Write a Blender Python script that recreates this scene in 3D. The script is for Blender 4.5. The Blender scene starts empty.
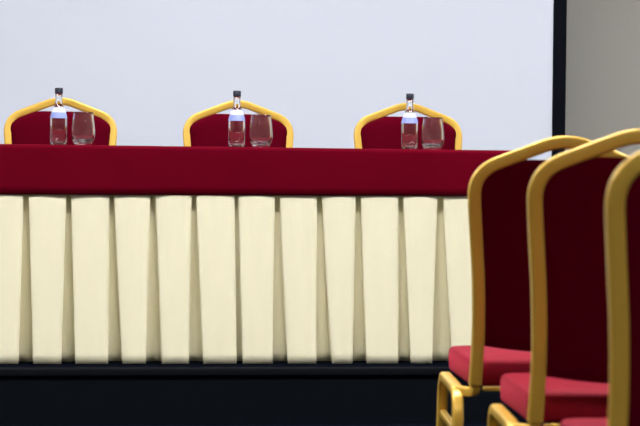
import bpy, bmesh, math, random
from mathutils import Vector, Matrix

random.seed(4)
PI = math.pi
SC = bpy.context.scene
COL = SC.collection

# ------------------------------------------------------------------ materials
def mat(name, color, rough=0.6, metal=0.0, **kw):
    m = bpy.data.materials.new(name)
    m.use_nodes = True
    nt = m.node_tree
    b = nt.nodes['Principled BSDF']
    b.inputs['Base Color'].default_value = (*color, 1)
    b.inputs['Roughness'].default_value = rough
    b.inputs['Metallic'].default_value = metal
    for k, v in kw.items():
        b.inputs[k.replace('_', ' ')].default_value = v
    return m

def weave(m, scale, strength, vary=0.0, dist=0.002, detail=3.0, stretch=(1, 1, 1)):
    """procedural noise: bump for the cloth surface, slight colour variation of the cloth itself"""
    nt = m.node_tree
    b = nt.nodes['Principled BSDF']
    tc = nt.nodes.new('ShaderNodeTexCoord')
    mp = nt.nodes.new('ShaderNodeMapping')
    mp.inputs['Scale'].default_value = stretch
    nz = nt.nodes.new('ShaderNodeTexNoise')
    nz.inputs['Scale'].default_value = scale
    nz.inputs['Detail'].default_value = detail
    nt.links.new(tc.outputs['Object'], mp.inputs['Vector'])
    nt.links.new(mp.outputs['Vector'], nz.inputs['Vector'])
    bp = nt.nodes.new('ShaderNodeBump')
    bp.inputs['Strength'].default_value = strength
    bp.inputs['Distance'].default_value = dist
    nt.links.new(nz.outputs['Fac'], bp.inputs['Height'])
    nt.links.new(bp.outputs['Normal'], b.inputs['Normal'])
    if vary:
        c = b.inputs['Base Color'].default_value[:]
        mx = nt.nodes.new('ShaderNodeMix')
        mx.data_type = 'RGBA'
        mx.inputs[6].default_value = (c[0] * (1 - vary), c[1] * (1 - vary), c[2] * (1 - vary), 1)
        mx.inputs[7].default_value = (min(1, c[0] * (1 + vary)), min(1, c[1] * (1 + vary)), min(1, c[2] * (1 + vary)), 1)
        nt.links.new(nz.outputs['Fac'], mx.inputs[0])
        nt.links.new(mx.outputs[2], b.inputs['Base Color'])
    return m

M = {}
M['gold'] = mat('gold_paint', (0.70, 0.43, 0.065), 0.30, 0.25)
M['velvet'] = weave(mat('burgundy_upholstery', (0.085, 0.0002, 0.007), 0.85,
                        Specular_IOR_Level=0.02), 900, 0.25, 0.12, 0.0006)
M['seatcloth'] = weave(mat('red_seat_upholstery', (0.21, 0.0012, 0.013), 0.7,
                        Specular_IOR_Level=0.15, Sheen_Weight=0.45, Sheen_Roughness=0.3, Sheen_Tint=(1, 0.09, 0.19, 1)), 900, 0.25, 0.12, 0.0006)
M['cloth'] = weave(mat('burgundy_tablecloth', (0.122, 0.0002, 0.0085), 0.8,
                       Specular_IOR_Level=0.03, Sheen_Weight=0.12, Sheen_Roughness=0.25, Sheen_Tint=(1, 0.06, 0.2, 1)), 6, 0.3, 0.10, 0.01)
M['skirt'] = weave(mat('cream_skirt_satin', (0.87, 0.82, 0.60), 0.6,
                       Specular_IOR_Level=0.25), 9, 0.25, 0.03, 0.006, 4.0, (3, 3, 0.6))
M['screen'] = mat('screen_white', (0.67, 0.715, 0.84), 0.9)
M['border'] = mat('screen_border_black', (0.004, 0.005, 0.009), 0.8, Specular_IOR_Level=0.05)
M['steel'] = mat('grey_steel', (0.35, 0.36, 0.38), 0.4, 0.8)
M['wall'] = weave(mat('grey_wall_paint', (0.40, 0.39, 0.36), 0.9), 60, 0.1, 0.03, 0.002)
M['ceil'] = mat('white_ceiling_paint', (0.75, 0.75, 0.74), 0.9)
M['carpet'] = weave(mat('dark_navy_carpet', (0.0035, 0.0045, 0.0085), 0.95, Specular_IOR_Level=0.0), 260, 0.5, 0.35, 0.004)
M['stagewood'] = weave(mat('black_stage_fascia', (0.0035, 0.0048, 0.0075), 0.8, Specular_IOR_Level=0.03), 30, 0.1, 0.3, 0.002)
M['nosing'] = mat('stage_edge_trim', (0.0045, 0.0052, 0.0075), 0.7, Specular_IOR_Level=0.04)
M['board'] = weave(mat('table_board', (0.40, 0.27, 0.15), 0.5), 14, 0.1, 0.2, 0.001, 4, (1, 8, 8))
M['rubber'] = mat('black_rubber', (0.015, 0.015, 0.015), 0.6)
M['glass'] = mat('clear_glass', (1, 1, 1), 0.0, 0, Transmission_Weight=1.0, IOR=1.45)
M['tumbler'] = mat('drinking_glass_clear', (1, 1, 1), 0.10, 0, Transmission_Weight=1.0, IOR=1.5)
M['water'] = mat('still_water', (1, 1, 1), 0.0, 0, Transmission_Weight=1.0, IOR=1.33)
M['cap'] = mat('dark_blue_cap', (0.010, 0.014, 0.035), 0.4)
M['label_white'] = mat('bottle_label_white', (0.78, 0.80, 0.86), 0.5)
M['label_blue'] = mat('bottle_label_blue', (0.30, 0.38, 0.80), 0.5)
M['white_metal'] = mat('white_enamel', (0.8, 0.8, 0.8), 0.5)

def lamp_mat(strength):
    m = bpy.data.materials.new('lamp_diffuser')
    m.use_nodes = True
    nt = m.node_tree
    nt.nodes.remove(nt.nodes['Principled BSDF'])
    e = nt.nodes.new('ShaderNodeEmission')
    e.inputs['Color'].default_value = (1.0, 0.985, 0.965, 1)
    e.inputs['Strength'].default_value = strength
    nt.links.new(e.outputs[0], nt.nodes['Material Output'].inputs['Surface'])
    return m

# ------------------------------------------------------------------ mesh helpers
def obj(name, bm, material, parent=None, smooth=True, angle=40):
    bmesh.ops.recalc_face_normals(bm, faces=bm.faces)
    me = bpy.data.meshes.new(name)
    bm.to_mesh(me)
    bm.free()
    if smooth:
        me.shade_smooth()
        me.set_sharp_from_angle(angle=math.radians(angle))
    if material:
        me.materials.append(material)
    o = bpy.data.objects.new(name, me)
    COL.objects.link(o)
    if parent:
        o.parent = parent
    return o

def empty(name, loc, rz=0.0):
    o = bpy.data.objects.new(name, None)
    o.empty_display_size = 0.1
    COL.objects.link(o)
    o.location = loc
    o.rotation_euler = (0, 0, rz)
    return o

def tag(o, label=None, cat=None, group=None, kind=None):
    if label: o['label'] = label
    if cat: o['category'] = cat
    if group: o['group'] = group
    if kind: o['kind'] = kind
    return o

def add_box(bm, x0, x1, y0, y1, z0, z1, bevel=0.0, seg=2):
    r = bmesh.ops.create_cube(bm, size=1)
    vs = r['verts']
    for v in vs:
        v.co = Vector(((x0 + x1) / 2 + v.co.x * (x1 - x0), (y0 + y1) / 2 + v.co.y * (y1 - y0), (z0 + z1) / 2 + v.co.z * (z1 - z0)))
    if bevel:
        es = {e for v in vs for e in v.link_edges}
        bmesh.ops.bevel(bm, geom=list(es), offset=bevel, segments=seg, affect='EDGES', profile=0.5)

def box(x0, x1, y0, y1, z0, z1, bevel=0.0, seg=2):
    bm = bmesh.new()
    add_box(bm, x0, x1, y0, y1, z0, z1, bevel, seg)
    return bm

def round_profile(a, b, r, n=4):
    """rounded rectangle, half sizes a and b"""
    pts = []
    for cx, cy, t0 in ((a - r, b - r, 0), (-a + r, b - r, PI / 2), (-a + r, -b + r, PI), (a - r, -b + r, 1.5 * PI)):
        for i in range(n + 1):
            t = t0 + i * PI / 2 / n
            pts.append((cx + r * math.cos(t), cy + r * math.sin(t)))
    return pts

def sweep(bm, path, profile, side):
    """sweep profile (n, s) along path; s runs along the fixed axis `side`"""
    path = [Vector(p) for p in path]
    side = Vector(side).normalized()
    rings = []
    for i, p in enumerate(path):
        t = (path[min(i + 1, len(path) - 1)] - path[max(i - 1, 0)]).normalized()
        s = (side - t * side.dot(t)).normalized()
        n = s.cross(t).normalized()
        k = 1.0
        if 0 < i < len(path) - 1:
            a = (path[i] - path[i - 1]).normalized(); b = (path[i + 1] - path[i]).normalized()
            k = 1 / max(0.6, math.cos(a.angle(b) / 2))
        rings.append([bm.verts.new(p + n * u * k + s * v) for u, v in profile])
    m = len(profile)
    for a, b in zip(rings, rings[1:]):
        for j in range(m):
            bm.faces.new((a[j], a[(j + 1) % m], b[(j + 1) % m], b[j]))
    bm.faces.new(rings[0][::-1]); bm.faces.new(rings[-1])

def fillet(pts, radii, n=8):
    """round the corners of a polyline"""
    pts = [Vector(p) for p in pts]
    out = [pts[0]]
    for i in range(1, len(pts) - 1):
        r = radii[i - 1]
        a = (pts[i - 1] - pts[i]); b = (pts[i + 1] - pts[i])
        d = min(r, a.length * 0.49, b.length * 0.49)
        p0 = pts[i] + a.normalized() * d; p1 = pts[i] + b.normalized() * d
        for k in range(n + 1):
            t = k / n
            out.append(p0 * (1 - t) ** 2 + pts[i] * 2 * t * (1 - t) + p1 * t * t)
    out.append(pts[-1])
    return out

def add_lathe(bm, prof, n=40, closed=False):
    """prof: list of (radius, z)"""
    rings = []
    for r, z in prof:
        if r < 1e-6:
            rings.append([bm.verts.new((0, 0, z))])
        else:
            rings.append([bm.verts.new((r * math.cos(2 * PI * k / n), r * math.sin(2 * PI * k / n), z)) for k in range(n)])
    pairs = list(zip(rings, rings[1:]))
    if closed:
        pairs.append((rings[-1], rings[0]))
    for a, b in pairs:
        for k in range(n):
            k2 = (k + 1) % n
            if len(a) == 1 and len(b) == 1: continue
            if len(a) == 1: bm.faces.new((a[0], b[k2], b[k]))
            elif len(b) == 1: bm.faces.new((a[k], a[k2], b[0]))
            else: bm.faces.new((a[k], a[k2], b[k2], b[k]))

def lathe(prof, n=40, closed=False):
    bm = bmesh.new()
    add_lathe(bm, prof, n, closed)
    return bm

# ------------------------------------------------------------------ the room
X0, X1, Y0, Y1, ZC = -4.6, 5.4, -3.0, 9.1, 3.2
STAGE = 0.190
EDGE = 6.755
def struct(name, bm, m, smooth=False):
    return tag(obj(name, bm, m, None, smooth), kind='structure')

struct('floor', box(X0, X1, Y0, Y1, -0.1, 0), M['carpet'])
struct('ceiling', box(X0, X1, Y0, Y1, ZC, ZC + 0.1), M['ceil'])
struct('wall_front', box(X0 - 0.1, X1 + 0.1, Y1, Y1 + 0.1, -0.1, ZC + 0.1), M['wall'])
struct('wall_rear', box(X0 - 0.1, X1 + 0.1, Y0 - 0.1, Y0, -0.1, ZC + 0.1), M['wall'])
struct('wall_left', box(X0 - 0.1, X0, Y0, Y1, -0.1, ZC + 0.1), M['wall'])
struct('wall_right', box(X1, X1 + 0.1, Y0, Y1, -0.1, ZC + 0.1), M['wall'])

stage = empty('stage', (0, EDGE, 0))
tag(stage, 'low black carpeted stage running across under the skirted table', 'stage', kind='structure')
obj('stage_deck', box(X0 + 0.002, X1 - 0.002, 0.012, Y1 - EDGE - 0.002, 0.0, STAGE, 0), M['carpet'], stage, False)
obj('fascia', box(X0 + 0.002, X1 - 0.002, 0.0, 0.0115, 0.0, STAGE - 0.028), M['stagewood'], stage, False)
obj('nosing', box(X0 + 0.002, X1 - 0.002, -0.014, 0.0115, STAGE - 0.0275, STAGE + 0.002, 0.007, 3), M['nosing'], stage)

# ------------------------------------------------------------------ projection screen
SX0, SX1, SZ0, SZ1, SY = -1.36, 2.190, STAGE + 0.5, STAGE + 2.62, 8.50
BW = 0.058
scr = empty('projection_screen', ((SX0 + SX1) / 2, SY, STAGE))
tag(scr, 'large white projection screen with a black border behind the table', 'projection screen')
hw = (SX1 - SX0) / 2
obj('screen_surface', box(-hw + BW, hw - BW, -0.004, 0.0, SZ0 - STAGE + BW, SZ1 - STAGE - BW), M['screen'], scr, False)
bm = bmesh.new()
z0, z1 = SZ0 - STAGE, SZ1 - STAGE
add_box(bm, -hw, -hw + BW, -0.012, 0.024, z0, z1, 0.003)
add_box(bm, hw - BW, hw, -0.012, 0.024, z0, z1, 0.003)
add_box(bm, -hw + BW, hw - BW, -0.0115, 0.024, z0, z0 + BW, 0.002)
add_box(bm, -hw + BW, hw - BW, -0.0115, 0.024, z1 - BW, z1, 0.002)
obj('screen_frame', bm, M['border'], scr)
for s in (-1, 1):
    bm = bmesh.new()
    x = s * (hw - 0.5)
    add_box(bm, x - 0.02, x + 0.02, 0.025, 0.06, 0.028, z1 - 0.1, 0.004)
    lg = obj('leg', bm, M['steel'], scr)
    obj('foot', box(x - 0.025, x + 0.025, -0.30, 0.36, 0.0, 0.027, 0.006), M['steel'], lg)

# ------------------------------------------------------------------ table under the cloth
TX0, TX1, TY0, TY1 = -0.80, 1.615, 6.895, 7.30
TOP = 0.938
tb = empty('conference_table', ((TX0 + TX1) / 2, (TY0 + TY1) / 2, STAGE))
tag(tb, 'long narrow table hidden under the burgundy cloth and cream skirt', 'table')
thw, thd = (TX1 - TX0) / 2, (TY1 - TY0) / 2
obj('tabletop', box(-thw, thw, -thd, thd, TOP - STAGE - 0.025, TOP - STAGE, 0.004), M['board'], tb)
for sx in (-1, 1):
    for sy in (-1, 1):
        x, y = sx * (thw - 0.03), sy * (thd - 0.11)
        lb = lathe([(0, 0), (0.016, 0), (0.016, TOP - STAGE - 0.0255), (0, TOP - STAGE - 0.0255)], 16)
        bmesh.ops.translate(lb, verts=lb.verts, vec=(x, y, 0))
        obj('leg', lb, M['steel'], tb)

# ------------------------------------------------------------------ pleated cream skirt
# box pleats: flat panels that narrow towards the hem, with recesses folded back between them.
# each gap between two panels: x at the top, then left and right edge at the hem (metres along the table)
GAPS = [(-0.680, -0.700, -0.655), (-0.538, -0.560, -0.515), (-0.394, -0.425, -0.372), (-0.250, -0.272, -0.226),
        (-0.105, -0.130, -0.080), (0.040, 0.015, 0.062), (0.186, 0.174, 0.221), (0.326, 0.303, 0.358),
        (0.468, 0.451, 0.499), (0.613, 0.612, 0.633), (0.757, 0.737, 0.789), (0.903, 0.890, 0.943),
        (1.040, 1.017, 1.066), (1.187, 1.178, 1.224), (1.331, 1.299, 1.370), (1.478, 1.455, 1.505)]
SK_T, SK_B = TOP - 0.012, STAGE + 0.003      # top (under the cloth) and hem
SK_Y = 6.884
def build_skirt():
    bm = bmesh.new()
    NZ = 22
    rng = random.Random(7)
    wob = [rng.uniform(-1, 1) for _ in GAPS]
    rows = []
    for k in range(NZ + 1):
        f = k / NZ                          # 0 at the top, 1 at the hem
        z = SK_T + (SK_B - SK_T) * f
        g = max(0.0, (f - 0.10) / 0.90)
        tw = 0.0072                         # half gap at the top
        pts = []
        edges = []
        for (xt, xl, xr), w in zip(GAPS, wob):
            sh = 0.009 if xt > 0.6 else 0.005
            xl, xr = xl + sh, xr + sh
            edges.append((xt - tw + (xl - xt + tw) * g + 0.002 * w * math.sin(PI * f),
                          xt + tw + (xr - xt - tw) * g + 0.002 * w * math.sin(PI * f * 1.3)))
        dep = 0.038 + 0.046 * f             # depth of the recess
        flare = -0.010 * f                  # panels kick out slightly at the hem
        left = TX0 - 0.006
        for i in range(len(edges) + 1):
            right = edges[i][0] if i < len(edges) else TX1 + 0.006
            w = right - left
            for u in (0.0, 0.03, 0.09, 0.2, 0.35, 0.5, 0.65, 0.8, 0.91, 0.97, 1.0):
                e = abs(2 * u - 1)
                bulge = -0.0035 * (1 - e ** 2) - 0.003 * (1 - e ** 12)
                # soft hanging folds within a panel
                bulge += 0.0014 * f * math.sin(u * PI * 3 + i * 1.7 + 2.0 * f)
                pts.append((left + u * w, SK_Y + flare + bulge + 0.009, z))
            if i < len(edges):
                l, r = edges[i]
                tuck = 0.005 + 0.007 * f
                pts.append((l - tuck * 0.6, SK_Y + dep * 0.45, z))
                pts.append((l - tuck, SK_Y + dep * 0.92, z))
                for u in (0.12, 0.3, 0.5, 0.7, 0.88):
                    pts.append((l - tuck + u * (r - l + 2 * tuck), SK_Y + dep * (1 + 0.05 * math.sin(PI * u)) - 0.006 * math.sin(2 * PI * u + i) * f, z))
                pts.append((r + tuck, SK_Y + dep * 0.92, z))
                pts.append((r + tuck * 0.6, SK_Y + dep * 0.45, z))
                left = r
        # returns round both ends of the table
        pts = [(TX0 - 0.008, TY1 - 0.02, z), (TX0 - 0.010, SK_Y + 0.10, z)] + pts + [(TX1 + 0.010, SK_Y + 0.10, z), (TX1 + 0.008, TY1 - 0.02, z)]
        rows.append([bm.verts.new(p) for p in pts])
    for a, b in zip(rows, rows[1:]):
        for j in range(len(a) - 1):
            bm.faces.new((a[j], a[j + 1], b[j + 1], b[j]))
    return bm
sk = obj('table_skirt', build_skirt(), M['skirt'], None, True, 50)
md = sk.modifiers.new('thickness', 'SOLIDIFY'); md.thickness = 0.0012; md.offset = 0
tag(sk, 'cream box-pleated skirt hanging around the front of the long table', 'table skirt')

# ------------------------------------------------------------------ burgundy cloth
def build_cloth():
    bm = bmesh.new()
    t = TOP + 0.003
    ox0, ox1, oy0, oy1 = TX0 - 0.016, TX1 + 0.016, SK_Y - 0.0045, TY1 + 0.010
    NX, NY = 120, 8
    def loop(inset, z, hem):
        pts = []
        x0, x1, y0, y1 = ox0 + inset, ox1 - inset, oy0 + inset, oy1 - inset
        per = []
        for i in range(NX): per.append((x0 + (x1 - x0) * i / NX, y0, 0, -1))
        for i in range(NY): per.append((x1, y0 + (y1 - y0) * i / NY, 1, 0))
        for i in range(NX): per.append((x1 - (x1 - x0) * i / NX, y1, 0, 1))
        for i in range(NY): per.append((x0, y1 - (y1 - y0) * i / NY, -1, 0))
        for (x, y, nx, ny) in per:
            w = 0.0022 * math.sin(x * 9.0 + y * 11) + 0.0012 * math.sin(x * 23 + 1.0) + 0.0016 * math.sin(x * 4.1 + 2)
            if ny > 0: w *= 0.5
            zz = z
            if hem:
                # the hem hangs a little higher towards the right end
                zz = z + hem * (0.010 * (x - TX0 - 0.6) / 1.6)
            pts.append(bm.verts.new((x + nx * w * (0.3 + hem), y + ny * w * (0.3 + hem), zz)))
        return pts
    drop = 0.171
    L = [loop(0.060, t, 0), loop(0.014, t, 0), loop(0.0095, t - 0.0008, 0), loop(0.0055, t - 0.0028, 0), loop(0.0025, t - 0.0058, 0), loop(0.0006, t - 0.010, 0),
         loop(0.0, t - 0.014, 0.02), loop(-0.001, t - 0.05, 0.3), loop(-0.0015, t - 0.10, 0.6), loop(-0.002, t - 0.14, 0.8), loop(-0.002, t - drop, 1.0)]
    for a, b in zip(L, L[1:]):
        n = len(a)
        for j in range(n):
            bm.faces.new((a[j], a[(j + 1) % n], b[(j + 1) % n], b[j]))
    bm.faces.new(L[0])
    return bm
cl = obj('tablecloth', build_cloth(), M['cloth'], None, True, 60)
md = cl.modifiers.new('thickness', 'SOLIDIFY'); md.thickness = 0.0012; md.offset = 0
tag(cl, 'burgundy tablecloth laid over the long table above the cream skirt', 'tablecloth')

# ------------------------------------------------------------------ banquet chairs
TUBE = 0.0140
def recline(z):
    """y of the back at height z: upright below the seat, leaning back above it"""
    t = max(0.0, z - 0.40)
    return -0.195 - 0.10 * t - 0.09 * t * t
def P(x, z): return (x, recline(z), z)

SH_X, SH_Z, CR_Z = 0.1975, 0.855, 0.921        # shoulder corner and crown of the tube's centre line
def back_path():
    left = [(-0.181, 0.392), (-0.176, 0.50), (-0.179, 0.62), (-0.189, 0.74), (-SH_X, SH_Z)]
    half = fillet([(x, 0, z) for x, z in left] + [(-0.025, 0, CR_Z), (0.025, 0, CR_Z)], [0.05, 0.08, 0.08, 0.062, 0.05], 8)
    half = [p for p in half if p.x < -1e-5]
    pts = half + [Vector((0, 0, CR_Z))] + [Vector((-p.x, 0, p.z)) for p in reversed(half)]
    return [P(p.x, p.z) for p in pts]

def frame_half_width(z):
    """inner edge of the tube at height z"""
    xs = [(0.392, 0.181), (0.50, 0.176), (0.62, 0.179), (0.74, 0.189), (0.80, 0.193)]
    if z <= 0.80:
        for (za, xa), (zb, xb) in zip(xs, xs[1:]):
            if z <= zb: return xa + (xb - xa) * (z - za) / (zb - za) - TUBE
    # rounded shoulder, then the sloping crown
    slope = (CR_Z - SH_Z) / (SH_X - 0.025)
    zin = lambda x: SH_Z - TUBE * 1.07 + slope * (SH_X - x)
    diag = SH_X - (z - (SH_Z - TUBE * 1.07)) / slope
    straight = SH_X - TUBE
    k = 0.018
    h = max(0.0, min(1.0, 0.5 + 0.5 * (straight - diag) / k / 3))
    return diag * h + straight * (1 - h) - k * 3 * h * (1 - h)

PAD_B, PAD_T = 0.478, 0.883
def pad_mesh():
    bm = bmesh.new()
    NZ, NX = 34, 24
    fr, bk = [], []
    for k in range(NZ + 1):
        f = k / NZ
        z = PAD_B + (PAD_T - PAD_B) * f
        w = frame_half_width(z) + 0.004
        ev = 1 - abs(2 * f - 1) ** 14
        y = recline(z)
        ra, rb = [], []
        for i in range(NX + 1):
            u = -1 + 2 * i / NX
            u = math.copysign(1 - (1 - abs(u)) ** 1.25, u)
            eu = 1 - abs(u) ** 6
            zz = z - 0.014 * (1 - u * u) * (1 - f) ** 2        # the lower edge bows down in the middle
            ra.append(bm.verts.new((u * w, y + 0.006 + 0.022 * (ev * eu) ** 0.6, zz)))
            rb.append(bm.verts.new((u * w, y - 0.005 - 0.006 * (ev * eu) ** 0.6, zz)))
        fr.append(ra); bk.append(rb)
    for a, b in zip(fr, fr[1:]):
        for i in range(NX): bm.faces.new((a[i], a[i + 1], b[i + 1], b[i]))
    for a, b in zip(bk, bk[1:]):
        for i in range(NX): bm.faces.new((a[i + 1], a[i], b[i], b[i + 1]))
    for k in range(NZ):
        bm.faces.new((fr[k][0], fr[k + 1][0], bk[k + 1][0], bk[k][0]))
        bm.faces.new((fr[k + 1][NX], fr[k][NX], bk[k][NX], bk[k + 1][NX]))
    for i in range(NX):
        bm.faces.new((fr[0][i], bk[0][i], bk[0][i + 1], fr[0][i + 1]))
        bm.faces.new((fr[NZ][i + 1], bk[NZ][i + 1], bk[NZ][i], fr[NZ][i]))
    return bm

def seat_mesh():
    """thick upholstered cushion, rounded front corners, crowned top"""
    bm = bmesh.new()
    def outline(inset):
        w1, w0, y0, y1 = 0.2035 - inset, 0.188 - inset, -0.152 + inset, 0.225 - inset
        c = fillet([(0, y0, 0), (-w0, y0, 0), (-w1, y1, 0), (w1, y1, 0), (w0, y0, 0), (0, y0, 0)], [0.02, 0.035, 0.035, 0.02], 7)
        return c[:-1]
    prof = [(0.010, 0.384), (0.002, 0.387), (0.0, 0.392), (-0.002, 0.412), (-0.001, 0.432), (0.001, 0.4375), (0.005, 0.4410), (0.011, 0.4425),
            (0.035, 0.4455), (0.075, 0.4485), (0.12, 0.450)]
    rings = []
    for ins, z in prof:
        rings.append([bm.verts.new((p.x, p.y, z)) for p in outline(ins)])
    for a, b in zip(rings, rings[1:]):
        n = len(a)
        for j in range(n): bm.faces.new((a[j], a[(j + 1) % n], b[(j + 1) % n], b[j]))
    bm.faces.new(rings[0][::-1]); bm.faces.new(rings[-1])
    return bm

def make_chair(name):
    root = empty(name, (0, 0, 0))
    bm = bmesh.new()
    sweep(bm, back_path(), round_profile(TUBE, 0.0115, 0.006), (0, 1, 0))
    fr = obj('back_frame', bm, M['gold'], root)
    obj('cross_rail', box(-0.1655, 0.1655, -0.203, -0.191, 0.378, 0.388, 0.003), M['gold'], root)
    obj('backrest', pad_mesh(), M['velvet'], root, True, 50)
    obj('seat', seat_mesh(), M['seatcloth'], root, True, 50)
    for s in (-1, 1):
        bm = bmesh.new()
        lx = 0.217
        path = fillet([(s * (lx + 0.006), 0.205, 0.012), (s * lx, 0.185, 0.376), (s * lx, -0.185, 0.376), (s * (lx + 0.006), -0.215, 0.012)], [0.065, 0.065], 10)
        sweep(bm, path, round_profile(0.012, 0.0125, 0.006), (1, 0, 0))
        # bent bracket that carries the foot of the back tube
        br = fillet([(s * 0.181, -0.195, 0.388), (s * 0.183, -0.190, 0.374), (s * 0.216, -0.150, 0.374)], [0.012], 5)
        sweep(bm, br, round_profile(0.010, 0.010, 0.004), (0, 0, 1))
        lf = obj('leg_frame', bm, M['gold'], root)
        bm = bmesh.new()
        sweep(bm, [(s * lx, 0.184, 0.285), (s * lx, -0.188, 0.285)], round_profile(0.008, 0.008, 0.004), (1, 0, 0))
        obj('stretcher', bm, M['gold'], lf)
        for y in (0.2055, -0.2155):
            fb = lathe([(0, 0), (0.013, 0), (0.0145, 0.004), (0.0145, 0.016), (0.011, 0.019), (0, 0.019)], 18)
            bmesh.ops.translate(fb, verts=fb.verts, vec=(s * (lx + 0.006), y, 0))
            obj('foot_cap', fb, M['rubber'], lf)
    return root

def copy_tree(o, parent=None):
    c = o.copy(); COL.objects.link(c)
    if parent: c.parent = parent
    for ch in list(o.children): copy_tree(ch, c)
    return c

proto = make_chair('banquet_chair')
CHAIRS = [   # x, y of the back's shoulder line, floor height, facing
    (1.082, 4.194, 0.0, -6, 'gold-framed burgundy banquet chair in the right foreground, farthest from the camera and nearest the stage', 'audience chairs'),
    (1.055, 3.532, 0.0, -6.5, 'gold-framed burgundy banquet chair in the right foreground, second from the stage, between two others', 'audience chairs'),
    (0.987, 2.765, 0.0, -6, 'gold-framed burgundy banquet chair nearest the camera, cut off by the right edge of the photo', 'audience chairs'),
    (0.012, 7.470, STAGE, 180, 'burgundy banquet chair behind the table, leftmost of three facing the room', 'chairs behind the table'),
    (0.671, 7.470, STAGE, 180, 'burgundy banquet chair behind the middle of the table, between the other two facing the room', 'chairs behind the table'),
    (1.315, 7.470, STAGE, 180, 'burgundy banquet chair behind the table, rightmost of three facing the room', 'chairs behind the table'),
]
SHOULDER_Y = recline(0.86)
for i, (x, y, z, rz, lab, grp) in enumerate(CHAIRS):
    o = proto if i == 0 else copy_tree(proto)
    a = math.radians(rz)
    off = Matrix.Rotation(a, 3, 'Z') @ Vector((0, SHOULDER_Y, 0))
    o.location = (x - off.x, y - off.y, z)
    o.rotation_euler = (0, 0, a)
    tag(o, lab, 'chair', grp)

# ------------------------------------------------------------------ bottles and glasses
TT = TOP + 0.0042
def make_bottle():
    root = empty('water_bottle', (0, 0, 0))
    outer = [(0.0, 0.003), (0.018, 0.0), (0.026, 0.001), (0.0295, 0.006), (0.0298, 0.02), (0.0298, 0.084), (0.0292, 0.094), (0.0265, 0.106),
             (0.0225, 0.119), (0.0180, 0.131), (0.0138, 0.143), (0.0122, 0.152), (0.0120, 0.168), (0.0132, 0.170), (0.0132, 0.175), (0.0120, 0.177), (0.0118, 0.192)]
    inner = [(0.0090, 0.192), (0.0090, 0.152), (0.0105, 0.143), (0.0146, 0.131), (0.0190, 0.119), (0.0230, 0.106), (0.0254, 0.094), (0.0258, 0.084), (0.0258, 0.014), (0.021, 0.009), (0.0, 0.011)]
    obj('bottle_body', lathe(outer + inner, 48), M['glass'], root, True, 60)
    wat = [(0.0, 0.0108), (0.0211, 0.0088), (0.0260, 0.0138), (0.0260, 0.084), (0.0256, 0.094), (0.0232, 0.106), (0.0192, 0.119), (0.0148, 0.131),
           (0.0107, 0.143), (0.0106, 0.1434), (0.0, 0.1430)]
    obj('water', lathe(wat, 48), M['water'], root, True, 40)
    lab = [(0.0283, 0.1005), (0.0269, 0.1065), (0.0229, 0.1192), (0.0185, 0.1310), (0.0189, 0.1312), (0.0233, 0.1194), (0.0273, 0.1067), (0.0287, 0.1007)]
    lb = obj('bottle_label', lathe(lab, 48, True), M['label_white'], root, True, 40)
    band = [(0.0299, 0.0935), (0.0297, 0.0945), (0.0271, 0.1066), (0.0249, 0.1143), (0.0253, 0.1145), (0.0276, 0.1068), (0.0301, 0.0947), (0.0303, 0.0935)]
    obj('label_band', lathe(band, 48, True), M['label_blue'], lb, True, 40)
    cp = [(0.0, 0.1945), (0.0121, 0.1935), (0.0121, 0.180), (0.0138, 0.180), (0.0142, 0.182), (0.0142, 0.198), (0.0130, 0.200), (0.0, 0.200)]
    obj('bottle_cap', lathe(cp, 32), M['cap'], root, True, 40)
    return root

def make_glass():
    outer = [(0.0, 0.0015), (0.020, 0.0), (0.026, 0.001), (0.0315, 0.007), (0.0375, 0.018), (0.0410, 0.032), (0.0418, 0.046), (0.0405, 0.064),
             (0.0375, 0.088), (0.0350, 0.108), (0.0345, 0.1145), (0.0340, 0.1155)]
    inner = [(0.0326, 0.1145), (0.0328, 0.108), (0.0350, 0.088), (0.0378, 0.064), (0.0388, 0.046), (0.0378, 0.034), (0.0340, 0.024), (0.027, 0.0175), (0.015, 0.0145), (0.0, 0.014)]
    o = obj('drinking_glass', lathe(outer + inner, 48), M['tumbler'], None, True, 60)
    return o

WHERE = ['leftmost of the three, before the left chair', 'before the middle chair', 'rightmost of the three, before the right chair']
b0, g0 = make_bottle(), make_glass()
for i, (bx, by, gx, gy) in enumerate([(0.004, 7.05, 0.089, 7.03), (0.628, 7.05, 0.712, 7.03), (1.248, 7.05, 1.328, 7.03)]):
    b = b0 if i == 0 else copy_tree(b0)
    b.location = (bx, by, TT)
    tag(b, 'small clear water bottle with a dark cap, ' + WHERE[i], 'bottle', 'water bottles on the table')
    g = g0 if i == 0 else copy_tree(g0)
    g.location = (gx, gy, TT)
    tag(g, 'clear stemless glass beside a water bottle, ' + WHERE[i], 'glass', 'drinking glasses on the table')

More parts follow.
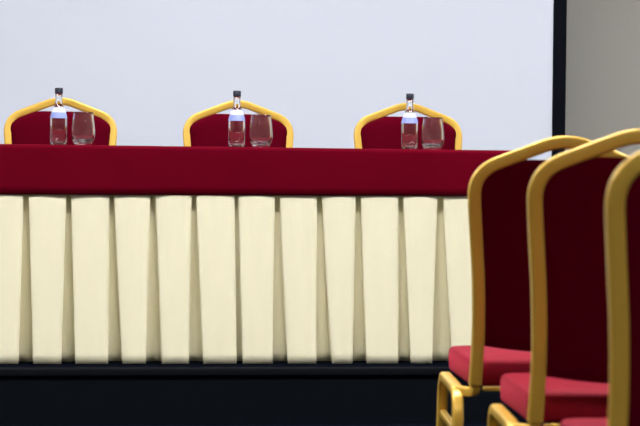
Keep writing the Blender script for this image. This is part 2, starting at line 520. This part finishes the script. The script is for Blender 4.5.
# ------------------------------------------------------------------ ceiling lights, with an added fill row at the rear
def ceiling_light(x, y, w, d, strength, label, group):
    root = empty('ceiling_light', (x, y, ZC))
    bm = bmesh.new()
    t = 0.03
    add_box(bm, -w / 2 - t, w / 2 + t, -d / 2 - t, -d / 2, -0.035, -0.0005)
    add_box(bm, -w / 2 - t, w / 2 + t, d / 2, d / 2 + t, -0.035, -0.0005)
    add_box(bm, -w / 2 - t, -w / 2, -d / 2, d / 2, -0.035, -0.0005)
    add_box(bm, w / 2, w / 2 + t, -d / 2, d / 2, -0.035, -0.0005)
    obj('lamp_frame', bm, M['white_metal'], root, False)
    obj('lamp_diffuser', box(-w / 2, w / 2, -d / 2, d / 2, -0.024, -0.012), lamp_mat(strength), root, False)
    tag(root, label, 'ceiling light', group)

for x, nm, st in ((-2.2, 'left', 11), (0.6, 'middle', 16), (3.4, 'right', 23)):
    ceiling_light(x, 4.45, 1.5, 0.6, 42, 'flat white ceiling panel light in the row before the stage, %s of three' % nm, 'lights before the stage')
    ceiling_light(x, 7.0, 1.5, 0.5, st, 'flat white ceiling panel light in the row over the table, %s of three' % nm, 'lights over the table')
    ceiling_light(x, 0.4, 1.5, 0.6, 16, 'unseen ceiling panel light added as fill in the rear row, %s of three' % nm, 'added fill lights at the rear')  # unseen row behind the foreground chairs, added as fill for their backs and posts

w = bpy.data.worlds.new('world')
SC.world = w
w.use_nodes = True
w.node_tree.nodes['Background'].inputs[0].default_value = (0.05, 0.05, 0.055, 1)
w.node_tree.nodes['Background'].inputs[1].default_value = 1.0

# ------------------------------------------------------------------ camera
cd = bpy.data.cameras.new('camera')
cam = bpy.data.objects.new('camera', cd)
COL.objects.link(cam)
cd.sensor_width = 36
cd.lens = 36 * 2000 / 640
cd.clip_start = 0.05
EYE = 0.841
yaw, pitch, roll = math.radians(7.5), math.atan(36 / 2000), math.radians(0.62)
cam.matrix_world = (Matrix.Translation((0, 0, EYE)) @ Matrix.Rotation(-yaw, 4, 'Z') @
                    Matrix.Rotation(PI / 2 - pitch, 4, 'X') @ Matrix.Rotation(roll, 4, 'Z'))
cd.dof.use_dof = True
cd.dof.focus_distance = 7.0
cd.dof.aperture_fstop = 8.0
SC.camera = cam

SC.view_settings.view_transform = 'Standard'
SC.view_settings.look = 'None'
SC.view_settings.gamma = 1
SC.view_settings.exposure = 0.06
SC.view_settings.use_curve_mapping = False
